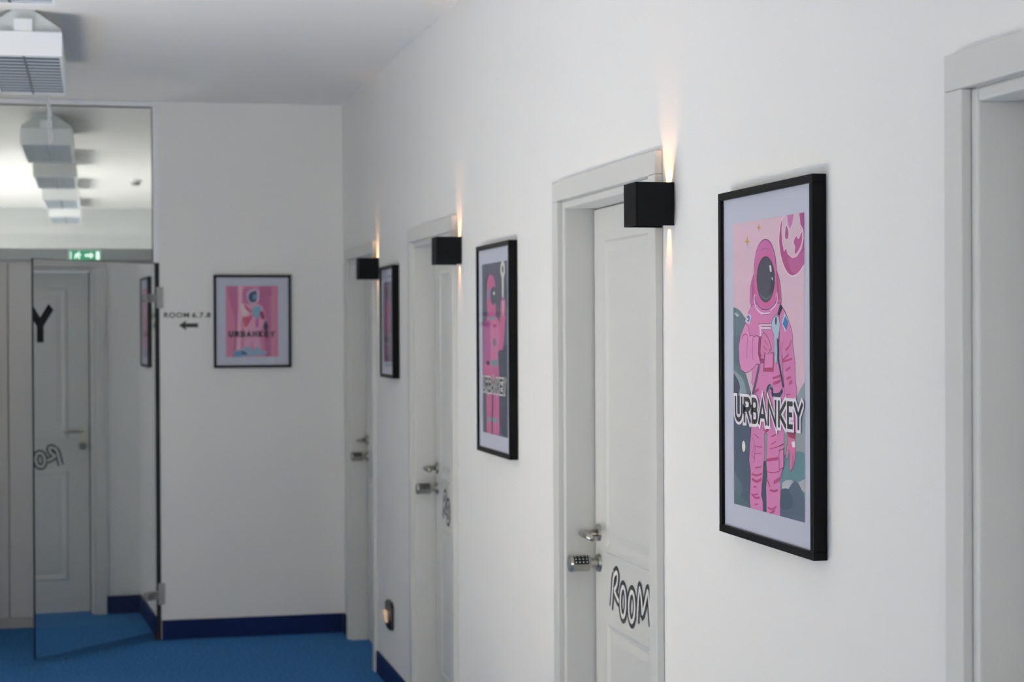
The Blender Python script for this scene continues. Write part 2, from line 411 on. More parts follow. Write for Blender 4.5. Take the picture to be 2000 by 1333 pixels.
# keypad cylinder
kz = 1.008
def keypad_knob(parent, ang):
    bm = bmesh.new(); x1 = X0-0.030; x2 = X0-0.092
    bm_cyl(bm, (x1, hy, kz), (x1-0.004, hy, kz), 0.020, 0.0235, 32); bm_cyl(bm, (x1-0.004, hy, kz), (x2+0.006, hy, kz), 0.0235, 0.0235, 32)
    bm_cyl(bm, (x2+0.006, hy, kz), (x2, hy, kz), 0.0255, 0.024, 32)
    k = link('keypad_lock', bm, M_STEEL, parent); k['label'] = 'nickel cylinder lock with black keypad'
    bm = bmesh.new(); bm_cyl(bm, (X0, hy, kz), (X0-0.008, hy, kz), 0.027, 0.025, 28); bm_cyl(bm, (X0-0.008, hy, kz), (x1, hy, kz), 0.013, 0.013, 20)
    link('rose', bm, M_STEEL, k)
    bm = bmesh.new(); bm_cyl(bm, (x2+0.0002, hy, kz), (x2-0.0015, hy, kz), 0.0215, 0.020, 32); link('end_cap', bm, mat('grey_plastic', (0.45, 0.45, 0.45), 0.35), k)
    # keypad: curved plate on the side of the cylinder centred on angle ang (0 = facing along the corridor, up = +)
    bm = bmesh.new(); r = 0.0240; half = math.radians(38); n = 8
    def pt(x, a, rr): return (x, hy - rr*math.cos(a), kz + rr*math.sin(a))
    xa, xb = x1-0.008, x2+0.009
    rows = [[bm.verts.new(pt(x, ang-half+2*half*i/n, r)) for i in range(n+1)] for x in (xa, xb)]
    for i in range(n): bm.faces.new((rows[0][i], rows[0][i+1], rows[1][i+1], rows[1][i]))
    link('keypad', bm, M_DARK, k)
    bm = bmesh.new(); r2 = r + 0.0004
    for ci in range(4):
        for ri in range(3):
            xc = xb + 0.006 + (xa-xb-0.012)*ci/3; ac = ang - half*0.6 + half*1.2*ri/2
            q = [bm.verts.new(pt(xc+dx, ac+da, r2)) for dx, da in ((-.0017, -.07), (.0017, -.07), (.0017, .07), (-.0017, .07))]
            bm.faces.new(q)
    link('keypad_keys', bm, M_WHITE, k)
    return k
KNOB = keypad_knob(door1, math.radians(38))
# ROOM sticker: hand drawn outlined letters, traced on the plane of the leaf
def trace(zx, zy, x0, y0, sx, sy): return (x0 + zx*sx, y0 + zy*sy)
def room_sticker(parent):
    lx = W + LX - 0.0008
    o0 = Vector((W, DOORS[0][0], 0))
    def P(pts):
        out = []
        for p in pts:
            q = onx(*trace(p[0], p[1], 1080, 1000, 0.195, 0.195), lx); out.append((q.y, q.z))
        return out
    art = Art(lambda u, v, d: (lx - d, u, v), step=0.00005)
    dark = (58, 58, 60); lite = (222, 222, 220)
    R1 = [(583, 965), (592, 860), (602, 700), (612, 640)]
    R2 = [(612, 640), (636, 610), (648, 650), (640, 730), (612, 790)]
    R3 = [(614, 790), (640, 860), (662, 905)]
    def ring(cx, cy, rx, ry, k): return [(cx+rx*math.cos(t)+k*math.sin(t)*0.3, cy+ry*math.sin(t)) for t in [2*math.pi*i/22 for i in range(23)]]
    O1 = ring(703, 905, 27, 150, 0); O2 = ring(790, 955, 30, 150, 0)
    M1 = [(845, 1110), (852, 950), (862, 830), (870, 770), (884, 850), (893, 960), (896, 1020), (915, 960), (935, 860), (950, 800), (962, 900), (972, 1040), (980, 1150)]
    ls = [R1, R2, R3, O1, O2, M1]
    for col, w in ((dark, 0.038), (lite, 0.0125)):
        for L in ls: art.stroke(P(L), col, w, smooth=(L is not O1 and L is not O2), closed=(L is O1 or L is O2))
    return art.build('room_lettering', parent, o0)
st = room_sticker(leaf); st['label'] = 'outlined hand drawn ROOM lettering'
door1['label'] = 'white panel door with outlined ROOM lettering, beside the largest astronaut print'
door2 = copy_tree(door1, (W, DOORS[1][0], 0), 'white panel door just left of the dark astronaut print'); door2.name = 'door_2'
door3 = copy_tree(door1, (W, DOORS[2][0], 0), 'farthest white panel door, in the corner next to the end wall'); door3.name = 'door_3'
door4 = copy_tree(door1, (W, DOORS[3][0], 0), 'nearest white door casing at the right edge of the picture'); door4.name = 'door_4'

# ================================================================== GLASS DOOR AND TRANSOM
# transom: white frame, clear pane
tr = thing('window_1', (0.0, YF, 2.08), 'clear glass transom above the glass door, white frame', 'window', None, 'structure')
o0 = Vector((0.0, YF, 2.08))
def lbox(name, b, m, parent, org, bevel=0.0):
    return box(name, (b[0]-org.x, b[1]-org.x, b[2]-org.y, b[3]-org.y, b[4]-org.z, b[5]-org.z), m, parent, bevel)
lbox('frame_head', (-0.66, 0.349, YF, YF+0.10, 2.927, CEIL), M_WHITE, tr, o0, 0.003)
lbox('frame_side', (0.317, 0.3488, YF, YF+0.10, 2.07, 2.926), M_WHITE, tr, o0, 0.003)
lbox('glazing_bead', (0.312, 0.3165, YF+0.035, YF+0.05, 2.085, 2.926), M_SHADOWGAP, tr, o0)
lbox('glazing_bead', (-0.66, 0.3165, YF+0.035, YF+0.05, 2.9205, 2.9265), M_SHADOWGAP, tr, o0)
lbox('pane', (-0.66, 0.3165, YF+0.038, YF+0.046, 2.085, 2.92), M_CLEAR, tr, o0)
lbox('pane_edge', (-0.66, 0.3165, YF+0.038, YF+0.046, 2.081, 2.0845), M_GEDGE, tr, o0)
# dark strip added to fill the shaded hinge gap and stop hall light
struct('hinge_gap_filler', [(0.314, 0.3488, YF+0.002, YF+0.10, 0, 2.069)], M_SHADOWGAP, 'dark jamb strip standing for the shaded gap beside the glass door hinges', 'jamb')

HA = Vector((0.322, 10.038)); FE = Vector((-0.3034, 9.367))      # hinge axis and free edge on the plan
dv = (FE - HA).normalized(); nv = Vector((dv.y, -dv.x))           # nv points to the viewer's side
if nv.y > 0: nv = -nv
gl = thing('door_5', (HA.x, HA.y, 0), 'frameless reflective glass door standing open at the corridor end', 'glass door', None, 'structure')
DWID = (FE - HA).length; GZ0, GZ1 = 0.043, 2.066
def dpt(s, d, z):                       # along the door from the hinge, towards the viewer, height
    p = dv*s + nv*d; return (p.x, p.y, z)
def dbox(name, s0, s1, d0, d1, z0, z1, m, parent, bevel=0.0):
    bm = bmesh.new(); vs = bm_box(bm, s0, s1, d0, d1, z0, z1)
    for v in bm.verts: v.co = dpt(*v.co)
    return link(name, bm, m, parent, bevel)
bm = bmesh.new()                        # the two faces of the sheet; its ground edges are parts of their own
for d_ in (-0.004, 0.004):
    bm.faces.new([bm.verts.new(dpt(s_, d_, z_)) for s_, z_ in ((0.004, GZ0+0.003), (DWID-0.003, GZ0+0.003), (DWID-0.003, GZ1-0.003), (0.004, GZ1-0.003))])
pane = link('pane', bm, M_DOORGLASS, gl)
dbox('pane_edge', 0.001, 0.004, -0.004, 0.004, GZ0, GZ1, M_GEDGE, pane)
dbox('pane_edge', DWID-0.003, DWID, -0.005, 0.005, GZ0, GZ1, M_GEDGE, pane)
dbox('pane_edge', 0.004, DWID-0.003, -0.004, 0.004, GZ0, GZ0+0.003, M_GEDGE, pane)
dbox('pane_edge', 0.004, DWID-0.003, -0.004, 0.004, GZ1-0.003, GZ1, M_GEDGE, pane)
for z in (1.875, 0.249):
    bm = bmesh.new()
    vs = bm_box(bm, 0.005, 0.075, 0.0042, 0.020, z-0.022, z+0.022)
    bm_cyl(bm, (0.075, 0.0042, z), (0.075, 0.020, z), 0.022, 0.022, 24)
    vs = bm_box(bm, 0.005, 0.075, -0.020, -0.0042, z-0.022, z+0.022)
    for v in bm.verts: v.co = dpt(*v.co)
    hg = link('hinge', bm, M_SATIN, gl); hg['label'] = 'satin steel glass clamp hinge'
    bm = bmesh.new(); bm_box(bm, 0.010, 0.046, YF-0.012-HA.y, YF-0.001-HA.y, z-0.055, z+0.062)
    bm_box(bm, -0.012, 0.014, -0.016, YF-0.010-HA.y, z-0.022, z+0.022)
    link('hinge_plate', bm, M_SATIN, hg, 0.0015)
# black letter at the free edge, cut by it
art = Art(lambda u, v, d: dpt(u, 0.0046 + d, v), step=0.00005, clip=(0.2, DWID-0.001, 1.0, 2.0))
letters(art, [('Y', DWID+0.035, DWID-0.135)], 1.640, 1.828, 0.046, (8, 8, 9))
art.build('lettering', pane, (0, 0, 0))['label'] = 'black letter Y at the free edge of the glass'

# grey panelled cubicle front in the hall, right behind the opening
GP = 10.66
tagp = thing('panel_screen', (-0.3, GP, 0), 'grey panelled screen standing behind the open glass door', 'screen')
o0 = Vector((-0.3, GP, 0))
xs = [-1.6, -1.15, -0.481, -0.275, -0.138, 0.45, 1.2]
for a, b in zip(xs, xs[1:]):
    lbox('panel', (a+0.002, b-0.002, GP, GP+0.03, 0.004, 2.09), M_GREYPANEL, tagp, o0, 0.003)
lbox('fascia', (-1.6, 1.2, GP-0.012, GP+0.05, 2.0925, 2.172), mat('grey_fascia', (0.66, 0.675, 0.68), 0.45), tagp, o0, 0.003)
lbox('joint_light_block', (-1.6, 1.2, GP+0.031, GP+0.05, 0.0, 2.09), M_SHADOWGAP, tagp, o0)  # added to stop hall light showing through the panel joints
lbox('plinth', (-1.6, 1.2, GP-0.006, GP-0.0005, 0.0, 0.06), mat('pale_plinth', (0.68, 0.68, 0.67), 0.5), tagp, o0)
# exit sign on the fascia
ex = thing('exit_sign', (-0.05, GP-0.03, 2.10), 'small lit green and white exit sign above the glass door', 'sign')
o0 = Vector((-0.05, GP-0.03, 2.10))
lbox('housing', (-0.145, 0.045, GP-0.034, GP-0.0125, 2.098, 2.166), M_WHITE, ex, o0, 0.003)
fc = lbox('sign_face', (-0.139, 0.039, GP-0.037, GP-0.0342, 2.103, 2.161), emit_mat('exit_green', (0.16, 0.55, 0.38), 0.9), ex, o0)
bm = bmesh.new(); zc = 2.132; yy = GP-0.0385
for pts in ([(-0.132, zc-.022), (-0.126, zc-.022), (-0.126, zc+.022), (-0.132, zc+.022)],
            [(-0.105, zc-.02), (-0.092, zc-.004), (-0.083, zc-.022), (-0.078, zc-.02), (-0.084, zc+.004), (-0.074, zc-.002), (-0.070, zc+.002), (-0.084, zc+.014), (-0.100, zc+.010), (-0.108, zc-.002), (-0.103, zc-.004), (-0.097, zc+.004), (-0.110, zc-.016)],
            [(-0.088, zc+.016), (-0.080, zc+.016), (-0.078, zc+.023), (-0.086, zc+.024)],
            [(-0.050, zc+.006), (-0.020, zc+.006), (-0.020, zc+.018), (0.0, zc), (-0.020, zc-.018), (-0.020, zc-.006), (-0.050, zc-.006)],
            [(0.012, zc-.022), (0.032, zc-.022), (0.032, zc+.022), (0.012, zc+.022)]):
    vs = [bm.verts.new((p[0]-o0.x, yy-o0.y, p[1]-o0.z)) for p in pts]; bm.faces.new(vs)
link('pictogram', bm, emit_mat('exit_white', (0.92, 1.0, 0.96), 1.2), fc)

# ================================================================== WALL LETTERING on the end wall
def text_mesh(name, body, x, z, w, hgt, y, m, offset=0.0):
    cu = bpy.data.curves.new(name, 'FONT'); cu.body = body; cu.offset = offset; cu.space_character = 1.12
    t = bpy.data.objects.new('tmp_text', cu); COL.objects.link(t)
    dg = bpy.context.evaluated_depsgraph_get(); me = bpy.data.meshes.new_from_object(t.evaluated_get(dg))
    bpy.data.objects.remove(t)
    xsx = [v.co.x for v in me.vertices]; ys = [v.co.y for v in me.vertices]
    sx = w/(max(xsx)-min(xsx)); y0 = 0.0; sy = hgt/(max(ys)-y0)
    for v in me.vertices: v.co = ((v.co.x-min(xsx))*sx, 0, (v.co.y-y0)*sy)
    me.materials.clear(); me.materials.append(m); me.name = name
    o = bpy.data.objects.new(name, me); COL.objects.link(o); o.location = (x, y, z)
    return o
wl_ = thing('wall_lettering', (0.372, YF-0.0012, 1.770), 'black ROOM 6,7,8 lettering on the end wall left of the pink print', 'lettering')
for nm, body, dx, ww in (('word', 'ROOM', 0.0, 0.137), ('numbers', '6,7,8', 0.152, 0.102)):
    o_ = text_mesh(nm, body, dx, 0, ww, 0.027, 0, M_DECAL, 0.03); o_.parent = wl_
bm = bmesh.new(); ax = 0.452
P = [(0, 0), (.042, .029), (.036, .0115), (.105, .0115), (.105, -.0115), (.036, -.0115), (.042, -.029)]
fr = [bm.verts.new((p[0], -0.0006, p[1])) for p in P]; bk = [bm.verts.new((p[0], 0.0006, p[1])) for p in P]
bm.faces.new(fr); bm.faces.new(bk[::-1])
for i in range(7): bm.faces.new((fr[i], bk[i], bk[(i+1) % 7], fr[(i+1) % 7]))
ar = link('arrow_sticker', bm, M_DECAL); ar.location = (ax, YF-0.0008, 1.726)
tag(ar, 'black arrow pointing left below the ROOM 6,7,8 lettering', 'arrow')

# ================================================================== PICTURES
def picture(name, axis, plane, a0, a1, z0, z1, depth, label, border=0.016, recess=0.008):
    """axis 'x': hangs on the right wall (a = y); axis 'y': on the end wall (a = x). plane = wall coordinate"""
    am = (a0+a1)/2
    org = Vector((plane, am, z0)) if axis == 'x' else Vector((am, plane, z0))
    t = thing(name, org, label, 'picture', 'framed astronaut prints')
    def b(nm, u0, u1, v0, v1, d0, d1, m, par, bev=0.0):     # d = distance from the wall
        if axis == 'x': return lbox(nm, (plane-d1, plane-d0, u0, u1, v0, v1), m, par, org, bev)
        return lbox(nm, (u0, u1, plane-d1, plane-d0, v0, v1), m, par, org, bev)
    e = border
    b('frame_rail', a0, a1, z1-e, z1, 0.001, depth, M_BLACK, t, 0.0012)
    b('frame_rail', a0, a1, z0, z0+e, 0.001, depth, M_BLACK, t, 0.0012)
    b('frame_rail', a0, a0+e, z0+e, z1-e, 0.001, depth-0.0002, M_BLACK, t, 0.0012)
    b('frame_rail', a1-e, a1, z0+e, z1-e, 0.001, depth-0.0002, M_BLACK, t, 0.0012)
    b('passepartout', a0+e-0.001, a1-e+0.001, z0+e-0.001, z1-e+0.001, 0.004, depth-recess, M_MAT, t)
    b('glass', a0+e, a1-e, z0+e, z1-e, depth-recess+0.0036, depth-recess+0.0050, M_PICGLASS, t)
    return t, org, plane - (depth-recess)

LET = 'URBANKEY'
# ---- large print
FD = 0.030
p1, org1, pl1 = picture('framed_print', 'x', W, 3.205, 3.735, 1.254, 1.992, FD, 'largest framed print, pink astronaut with a key, between the two nearest doors')
def T(plane, tabs, axis='x'):
    def f(c, pts):
        x0, y0, sx, sy = tabs[c]; out = []
        for p in pts:
            q = onx(x0+p[0]*sx, y0+p[1]*sy, plane) if axis == 'x' else ony(x0+p[0]*sx, y0+p[1]*sy, plane)
            out.append((q.y if axis == 'x' else q.x, q.z))
        return out
    return f
S = 170/1416.
f = T(pl1-0.001, {'a': (1420, 400, S, 160/1333.), 'b': (1420, 550, S, 160/1333.), 'c': (1420, 690, S, 160/1333.), 'd': (1420, 840, 170/1133., 200/1333.), 'p': (0, 0, 1, 1)})
q = f('p', [(1432.5, 437), (1573, 416), (1569.5, 1021), (1431.5, 984)])
U1 = (q[0][0]+q[3][0])/2; U0 = (q[1][0]+q[2][0])/2; V1 = (q[0][1]+q[1][1])/2; V0 = (q[2][1]+q[3][1])/2
A = Art(lambda u, v, d: (pl1 - 0.0003 - d, u, v), step=0.000012, clip=(U0, U1, V0, V1))
A.poly([(U0, V0), (U1, V0), (U1, V1), (U0, V1)], (222, 188, 202))
PK = (218, 128, 182); PK2 = (226, 142, 194); DK = (128, 42, 92); MG = (182, 78, 138); OUT = (96, 38, 80)
def mix(*parts):
    r = []
    for c_, pts in parts: r += f(c_, pts)
    return r
# landscape
A.poly(mix(('b', [(90, 420), (150, 435), (220, 490), (300, 610), (330, 900)]), ('c', [(300, 330), (340, 470), (395, 690), (400, 1150)]), ('d', [(320, 100), (300, 500), (310, 1030), (60, 960)])), (98, 122, 132))
A.poly(mix(('b', [(90, 890), (330, 880), (330, 1333)]), ('c', [(300, 330), (200, 230), (90, 150)])), (86, 112, 126))
A.poly(f('c', [(90, 270), (190, 350), (260, 440), (300, 600), (300, 700), (160, 690), (200, 600), (190, 480), (150, 400), (90, 350)]), (140, 158, 162), True)
A.poly(f('c', [(85, 350), (150, 400), (205, 540), (190, 640), (150, 700), (85, 720)]), (66, 72, 98), True)
A.poly(mix(('c', [(85, 690), (400, 700), (400, 1150)]), ('d', [(320, 100), (300, 500), (310, 1030), (60, 965), (60, 0)])), (66, 86, 108))
A.poly(f('d', [(75, 560), (120, 600), (180, 700), (190, 800), (150, 900), (70, 940)]), (82, 110, 124), True)
A.poly(f('d', [(60, 780), (120, 820), (200, 900), (310, 960), (310, 1040), (60, 990)]), (76, 104, 112), True)
A.poly(f('b', [(115, 515), (155, 515), (192, 560), (150, 572)]), (178, 190, 190), True)
A.ellipse(f('d', [(213, 215)])[0], 0.0095, 0.0115, (238, 238, 214))
A.poly(mix(('c', [(1275, 440), (1180, 600), (1120, 740), (1090, 1200)]), ('d', [(700, 0), (690, 1140), (1010, 1230), (1010, 0)])), (146, 160, 164))
A.poly(f('d', [(700, 300), (760, 330), (850, 290), (950, 280), (1010, 310), (1010, 1230), (690, 1140)]), (94, 138, 146))
A.poly(f('d', [(715, 700), (790, 652), (860, 680), (830, 760), (735, 830)]), (182, 186, 190), True)
A.poly(f('d', [(915, 690), (1010, 640), (1010, 820), (960, 780)]), (176, 182, 188))
A.poly(f('d', [(690, 790), (740, 815), (800, 765), (840, 700), (885, 662), (935, 710), (970, 790), (1010, 900), (1010, 1230), (690, 1140)]), (80, 98, 120))
A.poly(f('d', [(690, 800), (790, 770), (850, 900), (845, 1000), (760, 1040), (690, 1000)]), (56, 82, 102), True)
A.poly(f('d', [(455, 60), (520, 60), (515, 420), (525, 620), (510, 760), (515, 1100), (460, 1080), (440, 850), (470, 450)]), (52, 74, 98))
A.poly(f('d', [(478, 20), (525, 20), (512, 400), (478, 410)]), (150, 152, 162))
# planet
disc = f('a', [(895, 240), (858, 400), (845, 600), (868, 800), (918, 980), (985, 1105), (1055, 1150), (1140, 1118), (1222, 1010), (1290, 870), (1320, 600), (1300, 90), (1000, 150)])
A.stroke(spline(disc), (238, 208, 220), 0.007, closed=True); A.poly(disc, (178, 72, 132), True)
A.poly(f('a', [(1010, 850), (1200, 800), (1275, 700), (1275, 900), (1200, 1040), (1100, 1135), (1010, 1000)]), (190, 92, 150), True)
land = f('a', [(905, 215), (960, 170), (1100, 120), (1165, 150), (1185, 330), (1232, 415), (1238, 540), (1205, 710), (1130, 830), (1060, 855), (985, 795), (955, 690), (925, 745), (897, 600), (888, 400)])
A.stroke(land, (240, 190, 216), 0.004, closed=True); A.poly(land, (214, 188, 200))
A.poly(f('a', [(1090, 560), (1125, 505), (1160, 548), (1218, 432), (1216, 600), (1172, 730), (1115, 812), (1094, 770), (1100, 690), (1078, 620)]), (182, 78, 140), True, (238, 190, 214), 0.0025)
A.poly(f('a', [(965, 335), (998, 440), (992, 540), (960, 575), (935, 520), (945, 400)]), (172, 82, 130), True, (238, 190, 214), 0.0025)
A.poly(f('a', [(968, 150), (1088, 150), (1062, 310), (1015, 412), (985, 310)]), (200, 118, 176), False, (236, 190, 214), 0.002)
# stars
for (sx_, sy_, rx, ry) in ((325, 600, 48, 105), (515, 370, 40, 75)):
    A.poly(f('a', [(sx_, sy_-ry), (sx_+rx*.25, sy_-ry*.2), (sx_+rx, sy_), (sx_+rx*.25, sy_+ry*.2), (sx_, sy_+ry*.8), (sx_-rx*.25, sy_+ry*.2), (sx_-rx, sy_), (sx_-rx*.25, sy_-ry*.2)]), (208, 162, 98))
# backpack and hood behind the helmet
A.poly(mix(('a', [(432, 1130), (395, 1240)]), ('b', [(376, 100), (368, 330), (400, 420), (600, 520), (860, 400), (884, 330), (866, 60)]), ('a', [(838, 1170), (805, 1090)])), (200, 108, 160), False, OUT, .0013)
A.poly(mix(('a', [(425, 1200)]), ('b', [(400, 60), (400, 280), (440, 300), (430, 60)])), MG)
A.poly(mix(('a', [(805, 1110), (830, 1210)]), ('b', [(845, 60), (855, 290), (825, 300), (810, 60)])), MG)
# torso and legs
A.poly(mix(('b', [(430, 370), (390, 410), (340, 520), (290, 640), (330, 900)]), ('c', [(400, 280), (408, 400), (393, 480), (425, 530), (402, 680), (395, 1150)]),
           ('d', [(312, 20), (296, 200), (286, 400), (302, 500), (306, 600), (300, 760), (295, 900), (305, 1040), (465, 1080), (464, 940), (444, 850), (452, 720), (466, 600), (470, 450), (486, 350), (482, 60), (500, 30), (522, 60), (508, 420), (522, 600), (505, 740), (510, 900), (513, 1100), (690, 1150), (688, 950), (696, 800), (690, 650), (708, 560), (738, 470), (740, 30)]),
           ('c', [(915, 1200), (920, 1000), (940, 740), (930, 560), (900, 330), (890, 100)]), ('b', [(880, 950), (905, 470), (860, 350)])), PK, False, OUT, .0013)
# arm hanging on the right
A.poly(mix(('b', [(865, 360), (940, 490), (1000, 640), (1045, 770), (1066, 900), (1062, 1000), (1085, 1150), (1100, 1333)]), ('c', [(1106, 120), (1106, 300), (1112, 480), (1132, 580), (1132, 700), (1136, 1290), (985, 1300), (940, 740), (925, 540), (912, 300), (905, 130)]), ('b', [(880, 1150), (850, 950), (850, 600)])), PK, False, OUT, .0013)
A.poly(f('d', [(785, 40), (890, 50), (885, 110), (896, 230), (886, 390), (850, 500), (822, 545), (809, 500), (820, 300), (803, 262), (786, 372), (764, 385), (771, 280), (786, 150)]), (214, 116, 164), False, OUT, .0013)
A.poly(f('d', [(786, 45), (888, 52), (880, 122), (802, 98)]), (176, 40, 92))
A.poly(f('d', [(835, 160), (880, 150), (890, 228), (850, 228)]), (236, 228, 236))
for s_ in ([(855, 340), (850, 480)], [(872, 320), (868, 440)]): A.stroke(f('d', s_), OUT, .001)
# bent arm on the left
A.poly(mix(('b', [(300, 680), (258, 780), (214, 900), (190, 1060), (200, 1333)]), ('c', [(212, 200), (228, 272), (292, 320), (350, 310), (420, 250), (480, 180), (540, 185), (600, 110)]),
           ('b', [(622, 1268), (660, 1180), (690, 1110), (560, 905), (520, 908), (480, 880), (440, 902), (400, 866), (370, 892), (345, 740)])), PK2, False, OUT, .0013)
A.poly(f('b', [(515, 920), (555, 900), (545, 1050), (552, 1250), (605, 1285), (600, 1333), (545, 1333), (500, 1180), (505, 1000)]), (160, 62, 112))
A.poly(f('b', [(590, 825), (650, 890), (692, 980), (722, 1100), (690, 1130), (650, 1200), (612, 1275), (562, 1262), (540, 1150), (550, 950)]), (220, 126, 176), False, OUT, .0013)
for s_ in ([(600, 950), (660, 1030)], [(595, 1060), (650, 1120)], [(600, 1150), (635, 1190)], [(690, 1100), (710, 1160), (770, 1165)]): A.stroke(f('b', s_), OUT, .0012)
for s_ in ([(335, 900), (325, 1060), (320, 1260)], [(425, 905), (410, 1060), (425, 1280)], [(236, 940), (262, 880), (305, 858), (330, 890)]): A.stroke(f('b', s_), MG, .0028, smooth=True)
# helmet
hel = mix(('a', [(620, 565), (545, 612), (490, 720), (455, 880), (440, 1050), (434, 1200)]), ('b', [(438, 60), (452, 240), (500, 380), (570, 448), (640, 460), (720, 432), (782, 350), (816, 200), (812, 50)]), ('a', [(798, 1040), (780, 850), (735, 680), (680, 592)]))
A.poly(hel, (206, 108, 170), True, OUT, .0016)
A.poly(mix(('a', [(620, 790), (530, 860), (480, 1000), (462, 1180)]), ('b', [(470, 120), (520, 310), (580, 400), (640, 415), (710, 390), (770, 290), (798, 100)]), ('a', [(785, 1100), (750, 930), (700, 830)])), (216, 96, 156), True)
A.stroke(f('a', [(540, 750), (585, 720), (640, 712), (690, 735), (720, 780)]), (188, 92, 152), .003, smooth=True)
vc = f('p', [(1495.6, 546)])[0]
vis = f('p', [(1495.6+17.9*math.cos(t), 546+45.2*math.sin(t)) for t in [2*math.pi*i/40 for i in range(40)]])
A.poly(vis, (66, 68, 86))
A.poly(f('p', [(1495.6+17.9*math.cos(t), 546+45.2*math.sin(t)) for t in [math.radians(-55+ i*12) for i in range(11)]] + [(1503, 578), (1506, 545), (1505, 520)]), (40, 40, 64))
A.stroke(f('b', [(530, 180), (570, 250), (640, 285), (700, 245), (735, 190)]), (74, 108, 116), .004, smooth=True)
A.poly(f('a', [(686, 990), (716, 986), (728, 1088), (702, 1096)]), (222, 224, 230)); A.poly(f('a', [(724, 1186), (744, 1182), (750, 1230), (732, 1226)]), (210, 214, 222))
# collar
A.stroke(f('b', [(455, 210), (440, 300), (470, 420), (520, 490), (590, 525), (700, 518)]), (232, 206, 226), .0042, smooth=True)
A.stroke(f('b', [(812, 180), (816, 320), (780, 400), (700, 470)]), (232, 196, 220), .0042, smooth=True)
A.stroke(f('b', [(560, 455), (640, 462), (720, 440)]), OUT, .0012); A.stroke(f('b', [(580, 540), (650, 540), (700, 528)]), OUT, .0012)
# shoulder strap, patches
A.poly(f('b', [(862, 368), (905, 430), (850, 565), (818, 530), (840, 450)]), (42, 38, 66))
A.poly(f('b', [(335, 525), (395, 560), (372, 700), (295, 650)]), (212, 206, 224)); A.poly(f('b', [(335, 545), (374, 570), (360, 665), (318, 632)]), (72, 122, 172))
A.poly(f('b', [(940, 515), (1004, 650), (950, 825), (888, 670)]), (196, 212, 222)); A.poly(f('b', [(948, 560), (1000, 660), (962, 790), (904, 690)]), (52, 128, 184))
A.poly(f('b', [(325, 600), (345, 595), (345, 625), (322, 628)]), (236, 240, 244))
# chest marks
for s_, w_ in (([(522, 712), (725, 710)], .0052), ([(525, 756), (712, 756)], .0075), ([(545, 760), (545, 890)], .0095)): A.stroke(f('b', s_), (228, 196, 218), w_)
for s_ in ([(512, 690), (725, 690)], [(560, 735), (725, 735)], [(560, 785), (710, 785)]): A.stroke(f('b', s_), OUT, .0011)
# control box
A.poly(f('c', [(605, 20), (765, 10), (758, 308), (588, 302)]), (172, 50, 104)); A.poly(f('c', [(625, 20), (748, 20), (744, 235), (608, 240)]), (224, 136, 188))
# straps
A.stroke(f('b', [(830, 940), (840, 1130)]) + f('c', [(835, 100), (880, 350), (918, 560)]), (46, 44, 74), .0075)
A.stroke(f('c', [(524, 190), (478, 420), (420, 690)]), (96, 86, 116), .0100)
A.stroke(f('c', [(650, 740), (652, 630), (690, 545), (735, 590), (745, 680), (850, 680), (905, 600)]), (54, 62, 94), .0095, smooth=True)
A.stroke(f('c', [(672, 700), (675, 630), (705, 540), (745, 560)]), (150, 160, 176), .0022, smooth=True)
# key
A.poly(mix(('b', [(800, 543), (750, 600), (724, 690), (738, 800), (770, 880), (766, 1000), (776, 1060), (766, 1120), (778, 1200), (768, 1290)]), ('c', [(776, 80), (772, 120), (800, 192), (818, 150), (822, 0)]), ('b', [(812, 940), (832, 915), (856, 800), (862, 690), (846, 590)])), (172, 200, 214), False, (70, 92, 112), .0012)
A.ellipse(f('b', [(798, 640)])[0], .0058, .0085, (120, 96, 122)); A.stroke(f('b', [(790, 690), (795, 620), (812, 590)]), (40, 40, 56), .002)
A.stroke(mix(('b', [(800, 900), (803, 1333)]), ('c', [(803, 120)])), (128, 150, 158), .0016)
# folds
for c_, pts, w_ in (('b', [(950, 1120), (1010, 1060), (1050, 960)], .004), ('b', [(905, 1310), (980, 1285), (1060, 1258)], .004), ('b', [(890, 1080), (915, 980)], .002), ('c', [(960, 282), (1030, 232)], .005), ('c', [(970, 420), (1042, 392)], .005),
                    ('c', [(1010, 492), (1062, 462)], .007), ('c', [(970, 682), (1030, 668)], .003), ('c', [(745, 412), (865, 372)], .005), ('c', [(752, 495), (870, 455)], .006), ('c', [(450, 640), (520, 590)], .006),
                    ('c', [(905, 120), (1010, 20)], .004), ('d', [(325, 575), (390, 594), (462, 570)], .0045), ('d', [(328, 640), (390, 672), (452, 640)], .006), ('d', [(345, 745), (385, 742)], .003), ('d', [(322, 835), (370, 885), (432, 882)], .0045),
                    ('d', [(335, 850), (405, 838)], .003), ('d', [(365, 975), (410, 968)], .003), ('d', [(560, 782), (610, 800), (665, 785)], .0045), ('d', [(528, 650), (560, 745)], .004), ('d', [(610, 690), (690, 632)], .007),
                    ('d', [(530, 545), (600, 560), (690, 540)], .002), ('d', [(535, 1015), (590, 1035), (640, 1000)], .004), ('d', [(560, 1090), (620, 1055)], .005), ('d', [(575, 90), (640, 60)], .0025), ('d', [(560, 250), (650, 225), (735, 190)], .002),
                    ('d', [(580, 190), (640, 150)], .0022), ('d', [(360, 60), (420, 110)], .0022), ('d', [(365, 215), (460, 225)], .002), ('d', [(360, 310), (450, 310)], .0016), ('d', [(370, 495), (450, 482)], .003), ('d', [(520, 395), (672, 372)], .006), ('c', [(600, 1230), (640, 1270), (680, 1225)], .006)):
    A.stroke(f(c_, pts), (190, 66, 126), w_, smooth=True)
A.stroke(f('d', [(682, 520), (680, 272), (740, 245), (742, 490), (682, 522)]), OUT, .0014)
A.stroke(f('d', [(372, 190), (365, 330), (352, 435)]), OUT, .0014); A.stroke(f('d', [(322, 70), (345, 130), (360, 190), (325, 330), (355, 370)]), OUT, .001)
